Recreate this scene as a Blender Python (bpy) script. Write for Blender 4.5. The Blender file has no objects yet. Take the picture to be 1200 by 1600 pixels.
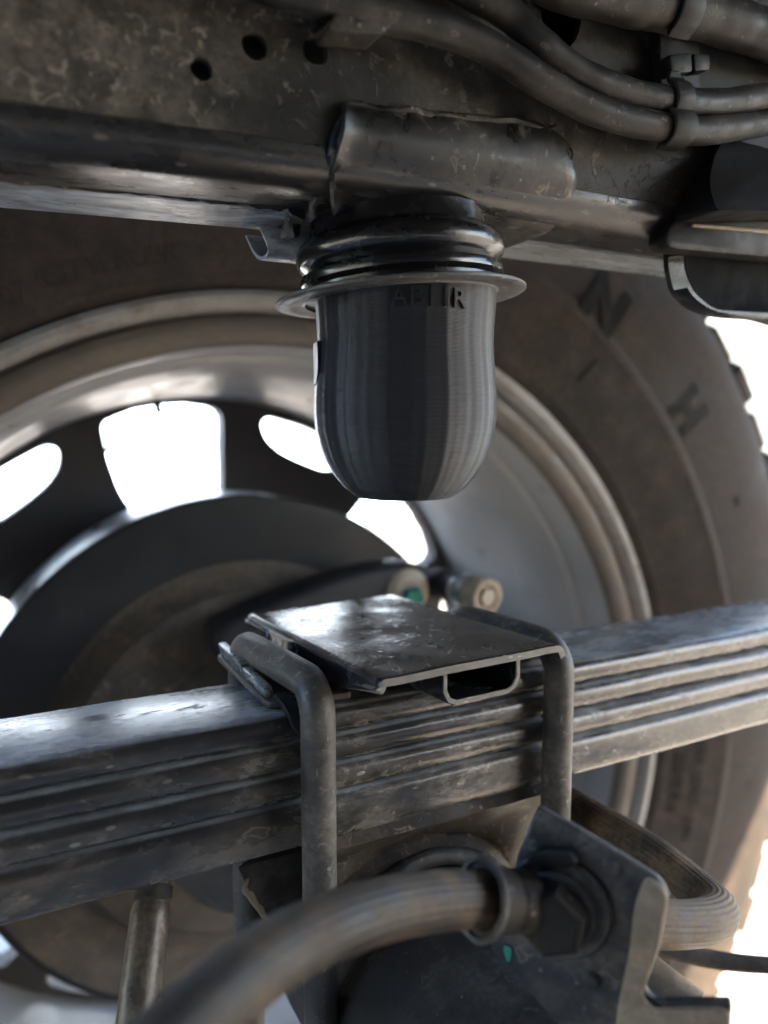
import bpy, bmesh, math, random
from mathutils import Vector, Matrix, noise as mnoise
random.seed(7)
scene = bpy.context.scene
COL = scene.collection
PI = math.pi
rad = math.radians

# ------------------------------------------------------------------ camera
YAW = rad(27); FPX = 1200.0
PITCH = math.atan(140 / FPX)
F0 = Vector((math.sin(YAW), math.cos(YAW), 0)); RV = Vector((math.cos(YAW), -math.sin(YAW), 0))
FV = F0 * math.cos(PITCH) - Vector((0, 0, 1)) * math.sin(PITCH)
UV = Vector((0, 0, 1)) * math.cos(PITCH) + F0 * math.sin(PITCH)
cd = bpy.data.cameras.new('camera'); cam = bpy.data.objects.new('camera', cd); COL.objects.link(cam)
cam.matrix_world = Matrix(((RV.x, UV.x, -FV.x, 0), (RV.y, UV.y, -FV.y, 0), (RV.z, UV.z, -FV.z, 0), (0, 0, 0, 1)))
cd.sensor_fit = 'VERTICAL'; cd.sensor_height = 36; cd.sensor_width = 27; cd.lens = 27
cd.clip_start = 0.005; cd.clip_end = 2000
cd.dof.use_dof = True; cd.dof.focus_distance = 0.315; cd.dof.aperture_fstop = 4.7
scene.camera = cam

# ------------------------------------------------------------------ world, sun, exposure
SUN_EL, SUN_AZ = rad(36), math.atan2(-0.89, 0.45)          # towards the sun, azimuth from +X
SD = Vector((math.cos(SUN_EL) * math.cos(SUN_AZ), math.cos(SUN_EL) * math.sin(SUN_AZ), math.sin(SUN_EL)))
w = bpy.data.worlds.new('World'); scene.world = w; w.use_nodes = True
nt = w.node_tree; bg = nt.nodes['Background']; sky = nt.nodes.new('ShaderNodeTexSky')
sky.sky_type = 'NISHITA'; sky.sun_disc = False; sky.sun_elevation = SUN_EL
sky.sun_rotation = math.atan2(SD.x, SD.y)
nt.links.new(sky.outputs[0], bg.inputs[0]); bg.inputs[1].default_value = 0.12
sl = bpy.data.lights.new('sun', 'SUN'); sl.energy = 5.0; sl.angle = rad(0.5); sl.color = (1, .80, .56)
so = bpy.data.objects.new('sun', sl); COL.objects.link(so); so.rotation_euler = SD.to_track_quat('Z', 'Y').to_euler()
vs = scene.view_settings; vs.view_transform = 'Standard'; vs.look = 'None'; vs.gamma = 1; vs.use_curve_mapping = False
vs.exposure = 3.5
scene.cycles.use_denoising = True
scene.cycles.max_bounces = 6; scene.cycles.diffuse_bounces = 4; scene.cycles.glossy_bounces = 3
scene.cycles.sample_clamp_indirect = 6
scene.cycles.use_adaptive_sampling = True; scene.cycles.adaptive_threshold = .03; scene.cycles.adaptive_min_samples = 16

# ------------------------------------------------------------------ helpers
def ray(px, py): return FV + RV * ((px - 600) / FPX) - UV * ((py - 800) / FPX)
def atY(px, py, Y): d = ray(px, py); return d * (Y / d.y)
def atZ(px, py, Z): d = ray(px, py); return d * (Z / d.z)
def atD(px, py, D): return ray(px, py) * D
def atP(px, py, p, n): d = ray(px, py); return d * (p.dot(n) / d.dot(n))

def tag(o, label=None, cat=None, group=None, kind=None):
    if label: o['label'] = label
    if cat: o['category'] = cat
    if group: o['group'] = group
    if kind: o['kind'] = kind
    return o
def thing(name, loc, label, cat, group=None):
    o = bpy.data.objects.new(name, None); COL.objects.link(o); o.location = loc; o.empty_display_size = .02
    return tag(o, label, cat, group)
def wloc(o):
    v = Vector((0, 0, 0))
    while o: v = v + o.location; o = o.parent
    return v
def M(name, V, F, mat, parent=None, smooth=True, angle=35, loc=None):
    """world-space verts -> one mesh object, origin at its parent's or at loc"""
    me = bpy.data.meshes.new(name)
    base = wloc(parent) if parent else Vector((0, 0, 0))
    off = Vector(loc) if loc is not None else base
    me.from_pydata([tuple(Vector(v) - off) for v in V], [], F)
    bm = bmesh.new(); bm.from_mesh(me)
    bmesh.ops.remove_doubles(bm, verts=bm.verts, dist=1e-6)
    bmesh.ops.recalc_face_normals(bm, faces=bm.faces); bm.to_mesh(me); bm.free()
    if smooth:
        me.polygons.foreach_set('use_smooth', [True] * len(me.polygons)); me.set_sharp_from_angle(angle=rad(angle))
    me.materials.append(mat); me.update()
    o = bpy.data.objects.new(name, me); COL.objects.link(o)
    o.parent = parent; o.location = off - base
    return o
def apply_mods(o):
    dg = bpy.context.evaluated_depsgraph_get()
    me = bpy.data.meshes.new_from_object(o.evaluated_get(dg), depsgraph=dg)
    o.modifiers.clear(); o.data = me
    return o
def bevel(o, wd, seg=2, ang=40):
    m = o.modifiers.new('b', 'BEVEL'); m.width = wd; m.segments = seg; m.limit_method = 'ANGLE'; m.angle_limit = rad(ang)
    m.harden_normals = False
    apply_mods(o); o.data.polygons.foreach_set('use_smooth', [True] * len(o.data.polygons)); o.data.set_sharp_from_angle(angle=rad(35))
    return o
def solid(o, t, offset=0):
    m = o.modifiers.new('s', 'SOLIDIFY'); m.thickness = t; m.offset = offset
    return apply_mods(o)
def cut(o, cutters):
    for c in cutters:
        m = o.modifiers.new('c', 'BOOLEAN'); m.object = c; m.operation = 'DIFFERENCE'; m.solver = 'EXACT'
    apply_mods(o)
    for c in cutters:
        me = c.data; bpy.data.objects.remove(c); bpy.data.meshes.remove(me)
    o.data.polygons.foreach_set('use_smooth', [True] * len(o.data.polygons)); o.data.set_sharp_from_angle(angle=rad(30))
    return o
def crom(P, n=8):
    P = [Vector(p) for p in P]; out = []
    Q = [P[0] * 2 - P[1]] + P + [P[-1] * 2 - P[-2]]
    for i in range(1, len(Q) - 2):
        a, b, c, d = Q[i - 1], Q[i], Q[i + 1], Q[i + 2]
        for k in range(n):
            t = k / n
            out.append(.5 * ((2 * b) + (c - a) * t + (2 * a - 5 * b + 4 * c - d) * t * t + (3 * b - a - 3 * c + d) * t ** 3))
    out.append(P[-1]); return out
def tube(path, r, seg=20, rib=None, caps=True, jit=0):
    """path of points, r radius or function of t; rib(theta)->radial factor"""
    V, F = [], []; n = len(path); N = None
    for i, p in enumerate(path):
        T = (path[min(i + 1, n - 1)] - path[max(i - 1, 0)]).normalized()
        if N is None: N = T.orthogonal().normalized()
        N = (N - T * N.dot(T)).normalized(); B = T.cross(N)
        rr = r(i / (n - 1)) if callable(r) else r
        for k in range(seg):
            a = 2 * PI * k / seg; q = rr * (rib(a) if rib else 1)
            v = p + (N * math.cos(a) + B * math.sin(a)) * q
            if jit: v = v + Vector(mnoise.noise_vector(v * 130)) * jit
            V.append(v)
    for i in range(n - 1):
        for k in range(seg):
            k2 = (k + 1) % seg; F.append((i * seg + k, i * seg + k2, (i + 1) * seg + k2, (i + 1) * seg + k))
    if caps: F.append(tuple(range(seg))[::-1]); F.append(tuple((n - 1) * seg + k for k in range(seg)))
    return V, F
def lathe(prof, c, axis, seg=64, closed=False, mod=None):
    """prof of (r, h); rotation about `axis` through c"""
    A = Vector(axis).normalized(); N = A.orthogonal().normalized()
    if abs(A.y) > .9: N = Vector((1, 0, 0))
    if abs(A.z) > .9: N = Vector((1, 0, 0))
    N = (N - A * N.dot(A)).normalized(); B = A.cross(N); c = Vector(c); V, F = [], []; m = len(prof)
    for k in range(seg):
        a = 2 * PI * k / seg
        for (r, h) in prof:
            q = r * (mod(a, h) if mod else 1)
            V.append(c + A * h + (N * math.cos(a) + B * math.sin(a)) * q)
    for k in range(seg):
        k2 = (k + 1) % seg
        for j in range(m - 1 + (1 if closed else 0)):
            j2 = (j + 1) % m; F.append((k * m + j, k * m + j2, k2 * m + j2, k2 * m + j))
    return V, F
def sweepx(loop, xs, fn=None):
    V, F = [], []; m = len(loop)
    for x in xs:
        for (y, z) in loop: V.append(fn(x, y, z) if fn else (x, y, z))
    for i in range(len(xs) - 1):
        for j in range(m):
            j2 = (j + 1) % m; F.append((i * m + j, i * m + j2, (i + 1) * m + j2, (i + 1) * m + j))
    F.append(tuple(range(m))); F.append(tuple((len(xs) - 1) * m + j for j in range(m)))
    return V, F
def lin(a, b, n): return [a + (b - a) * i / (n - 1) for i in range(n)]
def prism(pts, ext):
    """polygon of world points extruded by vector ext"""
    n = len(pts); ext = Vector(ext); V = [Vector(p) for p in pts] + [Vector(p) + ext for p in pts]
    F = [tuple(range(n)), tuple(range(2 * n - 1, n - 1, -1))] + [(i, (i + 1) % n, n + (i + 1) % n, n + i) for i in range(n)]
    return V, F
def box(c, s, rot=None):
    V = []
    for x in (-1, 1):
        for y in (-1, 1):
            for z in (-1, 1):
                v = Vector((x * s[0] / 2, y * s[1] / 2, z * s[2] / 2)); V.append(Vector(c) + (rot @ v if rot else v))
    return V, [(0, 1, 3, 2), (4, 6, 7, 5), (0, 4, 5, 1), (2, 3, 7, 6), (0, 2, 6, 4), (1, 5, 7, 3)]
def roundpoly(pts, r, n=5):
    """round the corners of a planar polygon of Vectors; r number or list"""
    out = []; m = len(pts)
    for i in range(m):
        p = Vector(pts[i]); a = Vector(pts[i - 1]); b = Vector(pts[(i + 1) % m]); rr = r[i] if isinstance(r, (list, tuple)) else r
        da, db = (a - p), (b - p); q = min(rr, da.length * .48, db.length * .48)
        s, e = p + da.normalized() * q, p + db.normalized() * q
        if q < 1e-6: out.append(p); continue
        for k in range(n + 1):
            t = k / n; out.append(s * (1 - t) ** 2 + p * 2 * t * (1 - t) + e * t * t)
    return out
def join(parts):
    V, F = [], []
    for v, f in parts:
        o = len(V); V += list(v); F += [tuple(i + o for i in q) for q in f]
    return V, F

# ------------------------------------------------------------------ materials
def ND(nt, typ, **kw):
    n = nt.nodes.new(typ)
    for k, v in kw.items(): setattr(n, k, v)
    return n
def dirty(name, base, dust, amt=.45, rough=.55, drough=.9, metal=0.0, scale=1.0, spots=.5, flecks=.5, bump=.25, wear=None, coat=0.0,
          stretch=(1, 1, 1), spec=.2, streak=None, dust_sheen=None, fade=None):
    """painted or rubber surface: clean base, film of dust, dried drops, crusty flecks, fine relief"""
    m = bpy.data.materials.new(name); m.use_nodes = True; nt = m.node_tree; L = nt.links.new
    b = nt.nodes['Principled BSDF']
    tc = ND(nt, 'ShaderNodeTexCoord'); mp = ND(nt, 'ShaderNodeMapping'); mp.inputs['Scale'].default_value = stretch
    L(tc.outputs['Object'], mp.inputs[0]); co = mp.outputs[0]
    def noise(sc, det=4, ro=.6, dist=0):
        n = ND(nt, 'ShaderNodeTexNoise'); n.inputs['Scale'].default_value = sc * scale; n.inputs['Detail'].default_value = det
        n.inputs['Roughness'].default_value = ro; n.inputs['Distortion'].default_value = dist; L(co, n.inputs['Vector']); return n.outputs[0]
    def ramp(x, a, c, lo=0., hi=1.):
        r = ND(nt, 'ShaderNodeMapRange'); r.interpolation_type = 'SMOOTHSTEP'
        r.inputs[1].default_value = a; r.inputs[2].default_value = c; r.inputs[3].default_value = lo; r.inputs[4].default_value = hi
        L(x, r.inputs[0]); return r.outputs[0]
    def math2(op, x, y):
        n = ND(nt, 'ShaderNodeMath', operation=op); n.use_clamp = op in ('ADD', 'MAXIMUM')
        for i, q in enumerate((x, y)):
            if isinstance(q, (int, float)): n.inputs[i].default_value = q
            else: L(q, n.inputs[i])
        return n.outputs[0]
    big, mid, fine = noise(13, 5, .62, .3), noise(80, 5, .7, .2), noise(430, 3, .65)
    film = ramp(big, .66 - amt * .5, .92 - amt * .5)
    film = math2('MULTIPLY', film, ramp(mid, .36, .66, .22, 1.))
    film = math2('MULTIPLY', film, ramp(fine, .30, .62, .55, 1.))
    fac = math2('MULTIPLY', film, min(1, .35 + amt))
    relief = fine; pale = None
    if spots > 0:
        v = ND(nt, 'ShaderNodeTexVoronoi'); v.inputs['Scale'].default_value = 95 * scale
        wob = ND(nt, 'ShaderNodeTexNoise'); wob.inputs['Scale'].default_value = 160 * scale; L(co, wob.inputs['Vector'])
        mx = ND(nt, 'ShaderNodeMix', data_type='VECTOR'); mx.inputs[0].default_value = .012 / scale
        L(co, mx.inputs[4]); L(wob.outputs['Color'], mx.inputs[5]); L(mx.outputs[1], v.inputs['Vector'])
        ring = math2('MULTIPLY', ramp(v.outputs['Distance'], .14, .22), ramp(v.outputs['Distance'], .31, .24))
        sep = ND(nt, 'ShaderNodeSeparateColor'); L(v.outputs['Color'], sep.inputs[0])
        pick = ramp(sep.outputs[0], 1 - .34 * spots, 1 - .30 * spots)
        disc = math2('MULTIPLY', ramp(v.outputs['Distance'], .27, .2), .35)
        drops = math2('MULTIPLY', math2('ADD', ring, disc), pick)
        fac = math2('MAXIMUM', fac, math2('MULTIPLY', drops, .6))
    if flecks > 0:
        fm = ramp(noise(190, 5, .65, .8), .60 - .04 * flecks, .70 - .04 * flecks)
        fm = math2('MULTIPLY', fm, ramp(noise(24, 2), .40, .58))
        v2 = ND(nt, 'ShaderNodeTexVoronoi'); v2.inputs['Scale'].default_value = 300 * scale; L(co, v2.inputs['Vector'])
        s2 = ND(nt, 'ShaderNodeSeparateColor'); L(v2.outputs['Color'], s2.inputs[0])
        dots = math2('MULTIPLY', ramp(v2.outputs['Distance'], .30, .22), ramp(s2.outputs[1], 1 - .11 * flecks, 1 - .10 * flecks))
        fm = math2('MAXIMUM', fm, dots)
        pale = math2('MULTIPLY', fm, ramp(big, .35, .65, .2, .62))
        relief = math2('ADD', math2('MULTIPLY', math2('ADD', fine, mid), .3), math2('MULTIPLY', fm, .4))
    if streak:
        n = ND(nt, 'ShaderNodeTexNoise'); n.inputs['Scale'].default_value = 60; n.inputs['Detail'].default_value = 4
        m2 = ND(nt, 'ShaderNodeMapping'); m2.inputs['Scale'].default_value = streak; L(tc.outputs['Object'], m2.inputs[0]); L(m2.outputs[0], n.inputs['Vector'])
        fac = math2('MAXIMUM', fac, math2('MULTIPLY', ramp(n.outputs[0], .58, .72), .5))
    if fade:     # dust and flecks thin out along the part's local X
        sp_ = ND(nt, 'ShaderNodeSeparateXYZ'); L(tc.outputs['Object'], sp_.inputs[0])
        keep = ramp(sp_.outputs[0], fade[0], fade[1], 1., fade[2]); fac = math2('MULTIPLY', fac, keep)
        if pale is not None: pale = math2('MULTIPLY', pale, keep)
    if dust_sheen:   # upward faces: settled dust plus a painted blue-grey sky sheen
        ge = ND(nt, 'ShaderNodeNewGeometry'); sx = ND(nt, 'ShaderNodeSeparateXYZ'); L(ge.outputs['Normal'], sx.inputs[0])
        up = math2('MULTIPLY', ramp(sx.outputs[2], .75, .97), ramp(noise(40, 5, .7), .34, .66, dust_sheen[0], dust_sheen[1]))
        fac = math2('MAXIMUM', fac, up)
    vary = ND(nt, 'ShaderNodeMix', data_type='RGBA'); vary.inputs[6].default_value = (*dust, 1); vary.inputs[7].default_value = (*[c * .55 for c in dust], 1)
    L(mid, vary.inputs[0])
    mix = ND(nt, 'ShaderNodeMix', data_type='RGBA'); mix.inputs[6].default_value = (*base, 1)
    L(fac, mix.inputs[0]); L(vary.outputs[2], mix.inputs[7])
    col = mix.outputs[2]
    if pale is not None:
        pm = ND(nt, 'ShaderNodeMix', data_type='RGBA'); pm.inputs[7].default_value = (*[min(.5, c * 1.5 + .01) for c in dust], 1)
        L(pale, pm.inputs[0]); L(col, pm.inputs[6]); col = pm.outputs[2]
    if dust_sheen:
        sm = ND(nt, 'ShaderNodeMix', data_type='RGBA'); sm.inputs[7].default_value = (.30, .325, .35, 1)  # blue-grey of the reflected sky, painted over the dust
        L(up, sm.inputs[0]); L(col, sm.inputs[6]); col = sm.outputs[2]
    rmix = ND(nt, 'ShaderNodeMix', data_type='FLOAT'); rmix.inputs[3].default_value = drough
    rb = ramp(mid, .3, .7, rough - .1, rough + .1); L(rb, rmix.inputs[2]); L(fac, rmix.inputs[0])
    met = metal
    if wear:   # scraped bright areas: (colour, threshold, scale)
        wn = noise(wear[2], 6, .7, .6); wf = ramp(wn, wear[1], wear[1] + .08)
        m3 = ND(nt, 'ShaderNodeMix', data_type='RGBA'); L(wf, m3.inputs[0]); L(col, m3.inputs[6]); m3.inputs[7].default_value = (*wear[0], 1); col = m3.outputs[2]
    L(col, b.inputs['Base Color']); L(rmix.outputs[0], b.inputs['Roughness'])
    b.inputs['Metallic'].default_value = met; b.inputs['Specular IOR Level'].default_value = spec
    if coat: b.inputs['Coat Weight'].default_value = coat; b.inputs['Coat Roughness'].default_value = .15
    bp = ND(nt, 'ShaderNodeBump'); bp.inputs['Strength'].default_value = bump; bp.inputs['Distance'].default_value = .0012
    L(relief, bp.inputs['Height']); L(bp.outputs[0], b.inputs['Normal'])
    m['bump'] = 1
    return m
BLK = (.012, .012, .013); DUST = (.17, .135, .105); TAN = (.30, .25, .19); GREYD = (.20, .185, .165)
mt_frame = dirty('dirty_frame_paint', (0.0096, 0.0093, 0.0090), (0.1346, 0.1166, 0.0951), .62, .5, .85, spots=.6, flecks=1.25, bump=.7, fade=(-.02, .07, .3))
mt_frame_low = dirty('scraped_flange_sheen', (.20, .215, .225), (.30, .29, .275), .45, .30, .6, spots=.2, flecks=.2, bump=.25, wear=((.46, .49, .51), .54, 30), stretch=(.35, 1, 1), spec=0.5)  # scraped metal, base brightened blue-white to carry ground and sky reflection
mt_saddle = dirty('bracket_paint', (0.0084, 0.0084, 0.0087), (0.0990, 0.0858, 0.0700), .52, .32, .78, spots=.7, flecks=1.0, bump=.14, spec=0.3)
mt_corner = dirty('frame_corner_paint', (0.0112, 0.0112, 0.0119), (0.0938, 0.0788, 0.0638), .42, .30, .7, spots=.3, flecks=.7, bump=.3, stretch=(.4, 1, 1), fade=(0, .08, .35), spec=0.4)
mt_weld = dirty('weld_metal', (.05, .05, .05), (.3, .29, .27), .5, .35, .6, metal=.5, spots=0, flecks=.4, bump=.8, spec=0.5)
mt_leaf = dirty('leaf_spring_steel', (0.0158, 0.0158, 0.0176), (0.2218, 0.1923, 0.1602), .62, .22, .30, dust_sheen=(.25, .85), spots=.45, flecks=.3, bump=.35, stretch=(.45, 1, 1), wear=((.20, .175, .145), .69, 16), spec=0.5)
mt_ubolt = dirty('u_bolt_steel', (0.0240, 0.0232, 0.0232), (0.2142, 0.1888, 0.1582), .62, .4, .75, spots=.6, flecks=.5, bump=.3, spec=0.3)
mt_plate = dirty('strike_plate_paint', (.008, .009, .011), (.10, .105, .11), .3, .20, .34, spec=.9, spots=.1, flecks=.2, bump=.35)
mt_plate_edge = dirty('bare_plate_edge', (.12, .11, .10), (.32, .29, .25), .6, .5, .8, spots=0, flecks=.6, bump=.7, stretch=(.6, 1, 2))
mt_rubber = dirty('black_rubber', (.006, .006, .007), (.04, .038, .036), .08, .22, .5, spots=0, flecks=0, bump=.03, spec=0.55)
mt_washer = dirty('washer_steel', (.05, .05, .05), (.30, .28, .255), .5, .45, .7, spots=.1, flecks=.6, bump=.3, spec=0.4)
mt_tyre = dirty('tyre_rubber', (0.0120, 0.0112, 0.0112), (.066, .051, .042), .85, .75, .92, spots=0, flecks=0, bump=.2, scale=.45)
mt_letter = dirty('tyre_lettering', (.006, .0055, .005), (.022, .018, .016), .4, .7, .9, spots=0, flecks=0, bump=.1, spec=.1)
mt_faint = dirty('tyre_small_print', (.010, .009, .0085), (.050, .039, .033), .8, .7, .9, spots=0, flecks=0, bump=.1, scale=.45)
mt_rim = dirty('rim_grey_paint', (0.2214, 0.2230, 0.2296), (0.1870, 0.1658, 0.1403), .35, .42, .7, spots=.1, flecks=0, bump=.1, scale=.4, spec=0.4)
mt_lip = dirty('rim_lip_dusty', (0.2400, 0.2320, 0.2200), (0.1870, 0.1573, 0.1232), .55, .5, .75, spots=.1, flecks=0, bump=.2, scale=.5, spec=0.4)
mt_band = dirty('rim_band_dusty', (.06, .054, .048), (.15, .118, .088), .7, .45, .75, spots=.1, flecks=0, bump=.15, scale=.5, spec=.4)
mt_face = dirty('wheel_disc_dark', (0.0385, 0.0364, 0.0385), (0.0840, 0.0700, 0.0630), .4, .6, .8, spots=0, flecks=0, bump=.1, scale=.5)
mt_drum = dirty('brake_drum_dark', (0.0120, 0.0132, 0.0156), (0.0420, 0.0396, 0.0372), .45, .5, .8, spots=0, flecks=0, bump=.1, scale=.5)
mt_shell = dirty('skylit_drum_rim', (.30, .33, .37), (.16, .15, .14), .3, .35, .6, spots=0, flecks=0, bump=.1, scale=.5, metal=.4, spec=0.5)  # pale blue skylight on the drum edge, put into the steel colour
mt_back = dirty('backing_plate_dusty', (.035, .032, .03), (.15, .122, .095), .7, .6, .85, spots=.2, flecks=.12, bump=.2, scale=.5)
mt_hose = dirty('ribbed_hose_rubber', (.0140, .0138, .0145), (.215, .145, .085), .75, .5, .8, spots=.1, flecks=0, bump=.12, spec=0.3)  # orange-brown dust tone also carries warm light bounced off the ground
mt_conduit = dirty('corrugated_conduit', (0.0063, 0.0063, 0.0069), (0.0923, 0.0766, 0.0616), .50, .5, .85, spots=.9, flecks=.4, bump=.4, scale=1.2)
mt_clip = dirty('clip_plastic', (0.0060, 0.0063, 0.0070), (0.0480, 0.0438, 0.0396), .45, .5, .8, spots=.2, flecks=.3, bump=.3)
mt_box = dirty('black_plastic', (.007, .0075, .0085), (.05, .047, .044), .12, .34, .6, spots=.1, flecks=.15, bump=.08, spec=.32)
mt_boxdusty = dirty('dusty_plastic', (0.0048, 0.0048, 0.0054), (0.0330, 0.0288, 0.0246), .5, .5, .85, spots=.1, flecks=.3, bump=.3)
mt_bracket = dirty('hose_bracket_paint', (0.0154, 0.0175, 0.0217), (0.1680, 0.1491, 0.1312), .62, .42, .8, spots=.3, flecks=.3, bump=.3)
mt_tan = dirty('dusty_sunlit_tan', (.15, .12, .09), (.42, .33, .235), .85, .55, .8, spots=.1, flecks=0, bump=.3)  # tan dust, brightened to carry warm sunlight on the bracket flange
mt_axle = dirty('axle_paint', (0.0169, 0.0169, 0.0185), (0.1170, 0.1053, 0.0927), .62, .45, .8, spots=.4, flecks=.4, bump=.3)
mt_seat = dirty('spring_seat_rusty', (.016, .014, .013), (.17, .128, .09), .48, .5, .85, spots=.2, flecks=.8, bump=.5)
mt_pipe = dirty('worn_pipe', (.05, .044, .04), (.34, .27, .20), .7, .32, .5, spots=0, flecks=.2, bump=.3, metal=.3, streak=(3, 3, .3), spec=0.4)
mt_zinc = dirty('zinc_bolt', (.30, .33, .36), (.30, .25, .2), .3, .3, .6, metal=.7, spots=0, flecks=.1, bump=.1)
mt_tanmetal = dirty('tan_bolt_head', (.30, .25, .19), (.38, .31, .24), .5, .5, .7, spots=0, flecks=.1, bump=.1)
mt_green = dirty('green_paint_mark', (.02, .17, .13), (.09, .13, .10), .4, .5, .7, spots=0, flecks=.1, bump=.1)
mt_ground = dirty('concrete_ground', (.33, .328, .32), (.27, .262, .25), .5, .85, .9, spots=0, flecks=0, bump=.1, scale=.05)
mt_door = dirty('sky_tinted_door_paint', (.54, .71, .97), (.5, .62, .84), .2, .5, .7, spots=0, flecks=0, bump=.02, scale=.05)  # blue deepened so light bounced off the door looks like skylight
mt_wall = dirty('blue_grey_wall_paint', (.10, .115, .125), (.085, .095, .10), .2, .6, .8, spots=0, flecks=0, bump=.02, scale=.05)
mt_gloss = dirty('glossy_black_plastic', (.003, .0032, .0036), (.015, .014, .013), .1, .42, .6, spots=.1, flecks=.1, bump=.05, spec=.16)
mt_matte = dirty('matte_black_plastic', (.0035, .0035, .004), (.012, .0115, .011), .15, .8, .9, spots=0, flecks=0, bump=.1, spec=.08)
mt_under = dirty('light_block_black', (.03, .03, .03), (.10, .09, .08), .5, .7, .9, spots=0, flecks=0, bump=.1, scale=.1)

def printed_plastic():
    m = bpy.data.materials.new('printed_black_plastic'); m.use_nodes = True; nt = m.node_tree; L = nt.links.new
    b = nt.nodes['Principled BSDF']; tc = ND(nt, 'ShaderNodeTexCoord')
    w1 = ND(nt, 'ShaderNodeTexWave', bands_direction='Z'); w1.inputs['Scale'].default_value = 620; w1.inputs['Distortion'].default_value = .25
    w1.inputs['Detail'].default_value = 1; w1.inputs['Detail Scale'].default_value = 3; L(tc.outputs['Object'], w1.inputs['Vector'])
    mp = ND(nt, 'ShaderNodeMapping'); mp.inputs['Scale'].default_value = (25, 25, 900); L(tc.outputs['Object'], mp.inputs[0])
    n = ND(nt, 'ShaderNodeTexNoise'); n.inputs['Scale'].default_value = 1; n.inputs['Detail'].default_value = 3; L(mp.outputs[0], n.inputs['Vector'])
    ad = ND(nt, 'ShaderNodeMath', operation='ADD'); L(w1.outputs['Fac'], ad.inputs[0]); L(n.outputs[0], ad.inputs[1])
    bp = ND(nt, 'ShaderNodeBump'); bp.inputs['Strength'].default_value = .8; bp.inputs['Distance'].default_value = .00012
    L(ad.outputs[0], bp.inputs['Height']); L(bp.outputs[0], b.inputs['Normal'])
    mp2 = ND(nt, 'ShaderNodeMapping'); mp2.inputs['Scale'].default_value = (140, 140, 5); L(tc.outputs['Object'], mp2.inputs[0])
    n2 = ND(nt, 'ShaderNodeTexNoise'); n2.inputs['Scale'].default_value = 1; n2.inputs['Detail'].default_value = 3; L(mp2.outputs[0], n2.inputs['Vector'])
    r = ND(nt, 'ShaderNodeMapRange'); r.inputs[1].default_value = .35; r.inputs[2].default_value = .7; r.inputs[3].default_value = .38; r.inputs[4].default_value = .52
    L(n2.outputs[0], r.inputs[0]); L(r.outputs[0], b.inputs['Roughness'])
    c = ND(nt, 'ShaderNodeMix', data_type='RGBA'); c.inputs[6].default_value = (.010, .011, .014, 1); c.inputs[7].default_value = (.022, .024, .029, 1)
    L(n.outputs[0], c.inputs[0]); L(c.outputs[2], b.inputs['Base Color'])
    b.inputs['Anisotropic'].default_value = .9; b.inputs['Anisotropic Rotation'].default_value = 0.25
    tg = ND(nt, 'ShaderNodeTangent', direction_type='RADIAL', axis='Z'); L(tg.outputs[0], b.inputs['Tangent'])
    b.inputs['Specular IOR Level'].default_value = .31
    return m
mt_print = printed_plastic()

# ================================================================== SETTING
GZ = -.775
V, F = [(-60, -60, GZ), (60, -60, GZ), (60, 60, GZ), (-60, 60, GZ)], [(0, 1, 2, 3)]
tag(M('ground', V, F, mt_ground, smooth=False), kind='structure')
# unseen load bed over the axle, added and sized to shape light below
ribs = []
for i in range(23):
    x = -4.0 + i * .215; ribs.append(box((x, -.90, .405), (.12, 2.0, .05)))
V, F = join([box((.42, -.6, .46), (1.38, 2.8, .06)), box((-2.2, -.90, .46), (3.84, 2.10, .06)), box((-1.1, -1.93, -.13), (6.0, .05, 1.16))] + ribs)      # floor cut to admit sun, far side added to block fill light
tag(M('underbody_light_block', V, F, mt_under, smooth=False), kind='structure')
# pale sectional garage door across the drive
DY = 5.2
gd = thing('garage_door', (0, DY, GZ), 'pale sectional garage door far behind the tyre', 'garage door')
for i in range(5):
    o = M('panel', *box((0, DY, GZ + .31 + i * .6), (8.8, .05, .585)), mt_door, gd, smooth=False); bevel(o, .012, 2)
M('backing', *box((0, DY + .06, GZ + 1.5), (8.8, .05, 3.1)), mt_door, gd, smooth=False)

hw = thing('house_wall', (9, DY - .3, GZ), 'blue-grey panelled house wall seen past the tread at the right edge', 'wall')
for i in range(6):
    o = M('wall_board', *box((9, DY - .3, GZ + .31 + i * .6), (9, .05, .585)), mt_wall, hw, smooth=False); bevel(o, .012, 2)
M('wall_core', *box((9, DY - .24, GZ + 1.8), (9, .05, 3.6)), mt_wall, hw, smooth=False)

# ================================================================== WHEEL
WC = Vector((.168, 0, -.262))
wheel = thing('wheel', (.168, .60, GZ), 'truck wheel with dark dusty tyre and grey rim behind the leaf spring', 'wheel')
AX = (0, 1, 0)
# tyre: sidewall profile (r, y)
tp = [(.338, .480), (.346, .473), (.352, .468), (.356, .467), (.372, .458), (.388, .452), (.400, .449), (.404, .447), (.409, .447), (.413, .449), (.430, .4475),
      (.455, .447), (.478, .449), (.494, .4535), (.502, .458), (.506, .466), (.510, .48), (.513, .60), (.510, .72), (.50, .745), (.47, .757), (.42, .755), (.36, .735), (.335, .725)]
tyre = M('tyre', *lathe(tp, WC, AX, 160), mt_tyre, wheel, angle=25)
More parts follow.
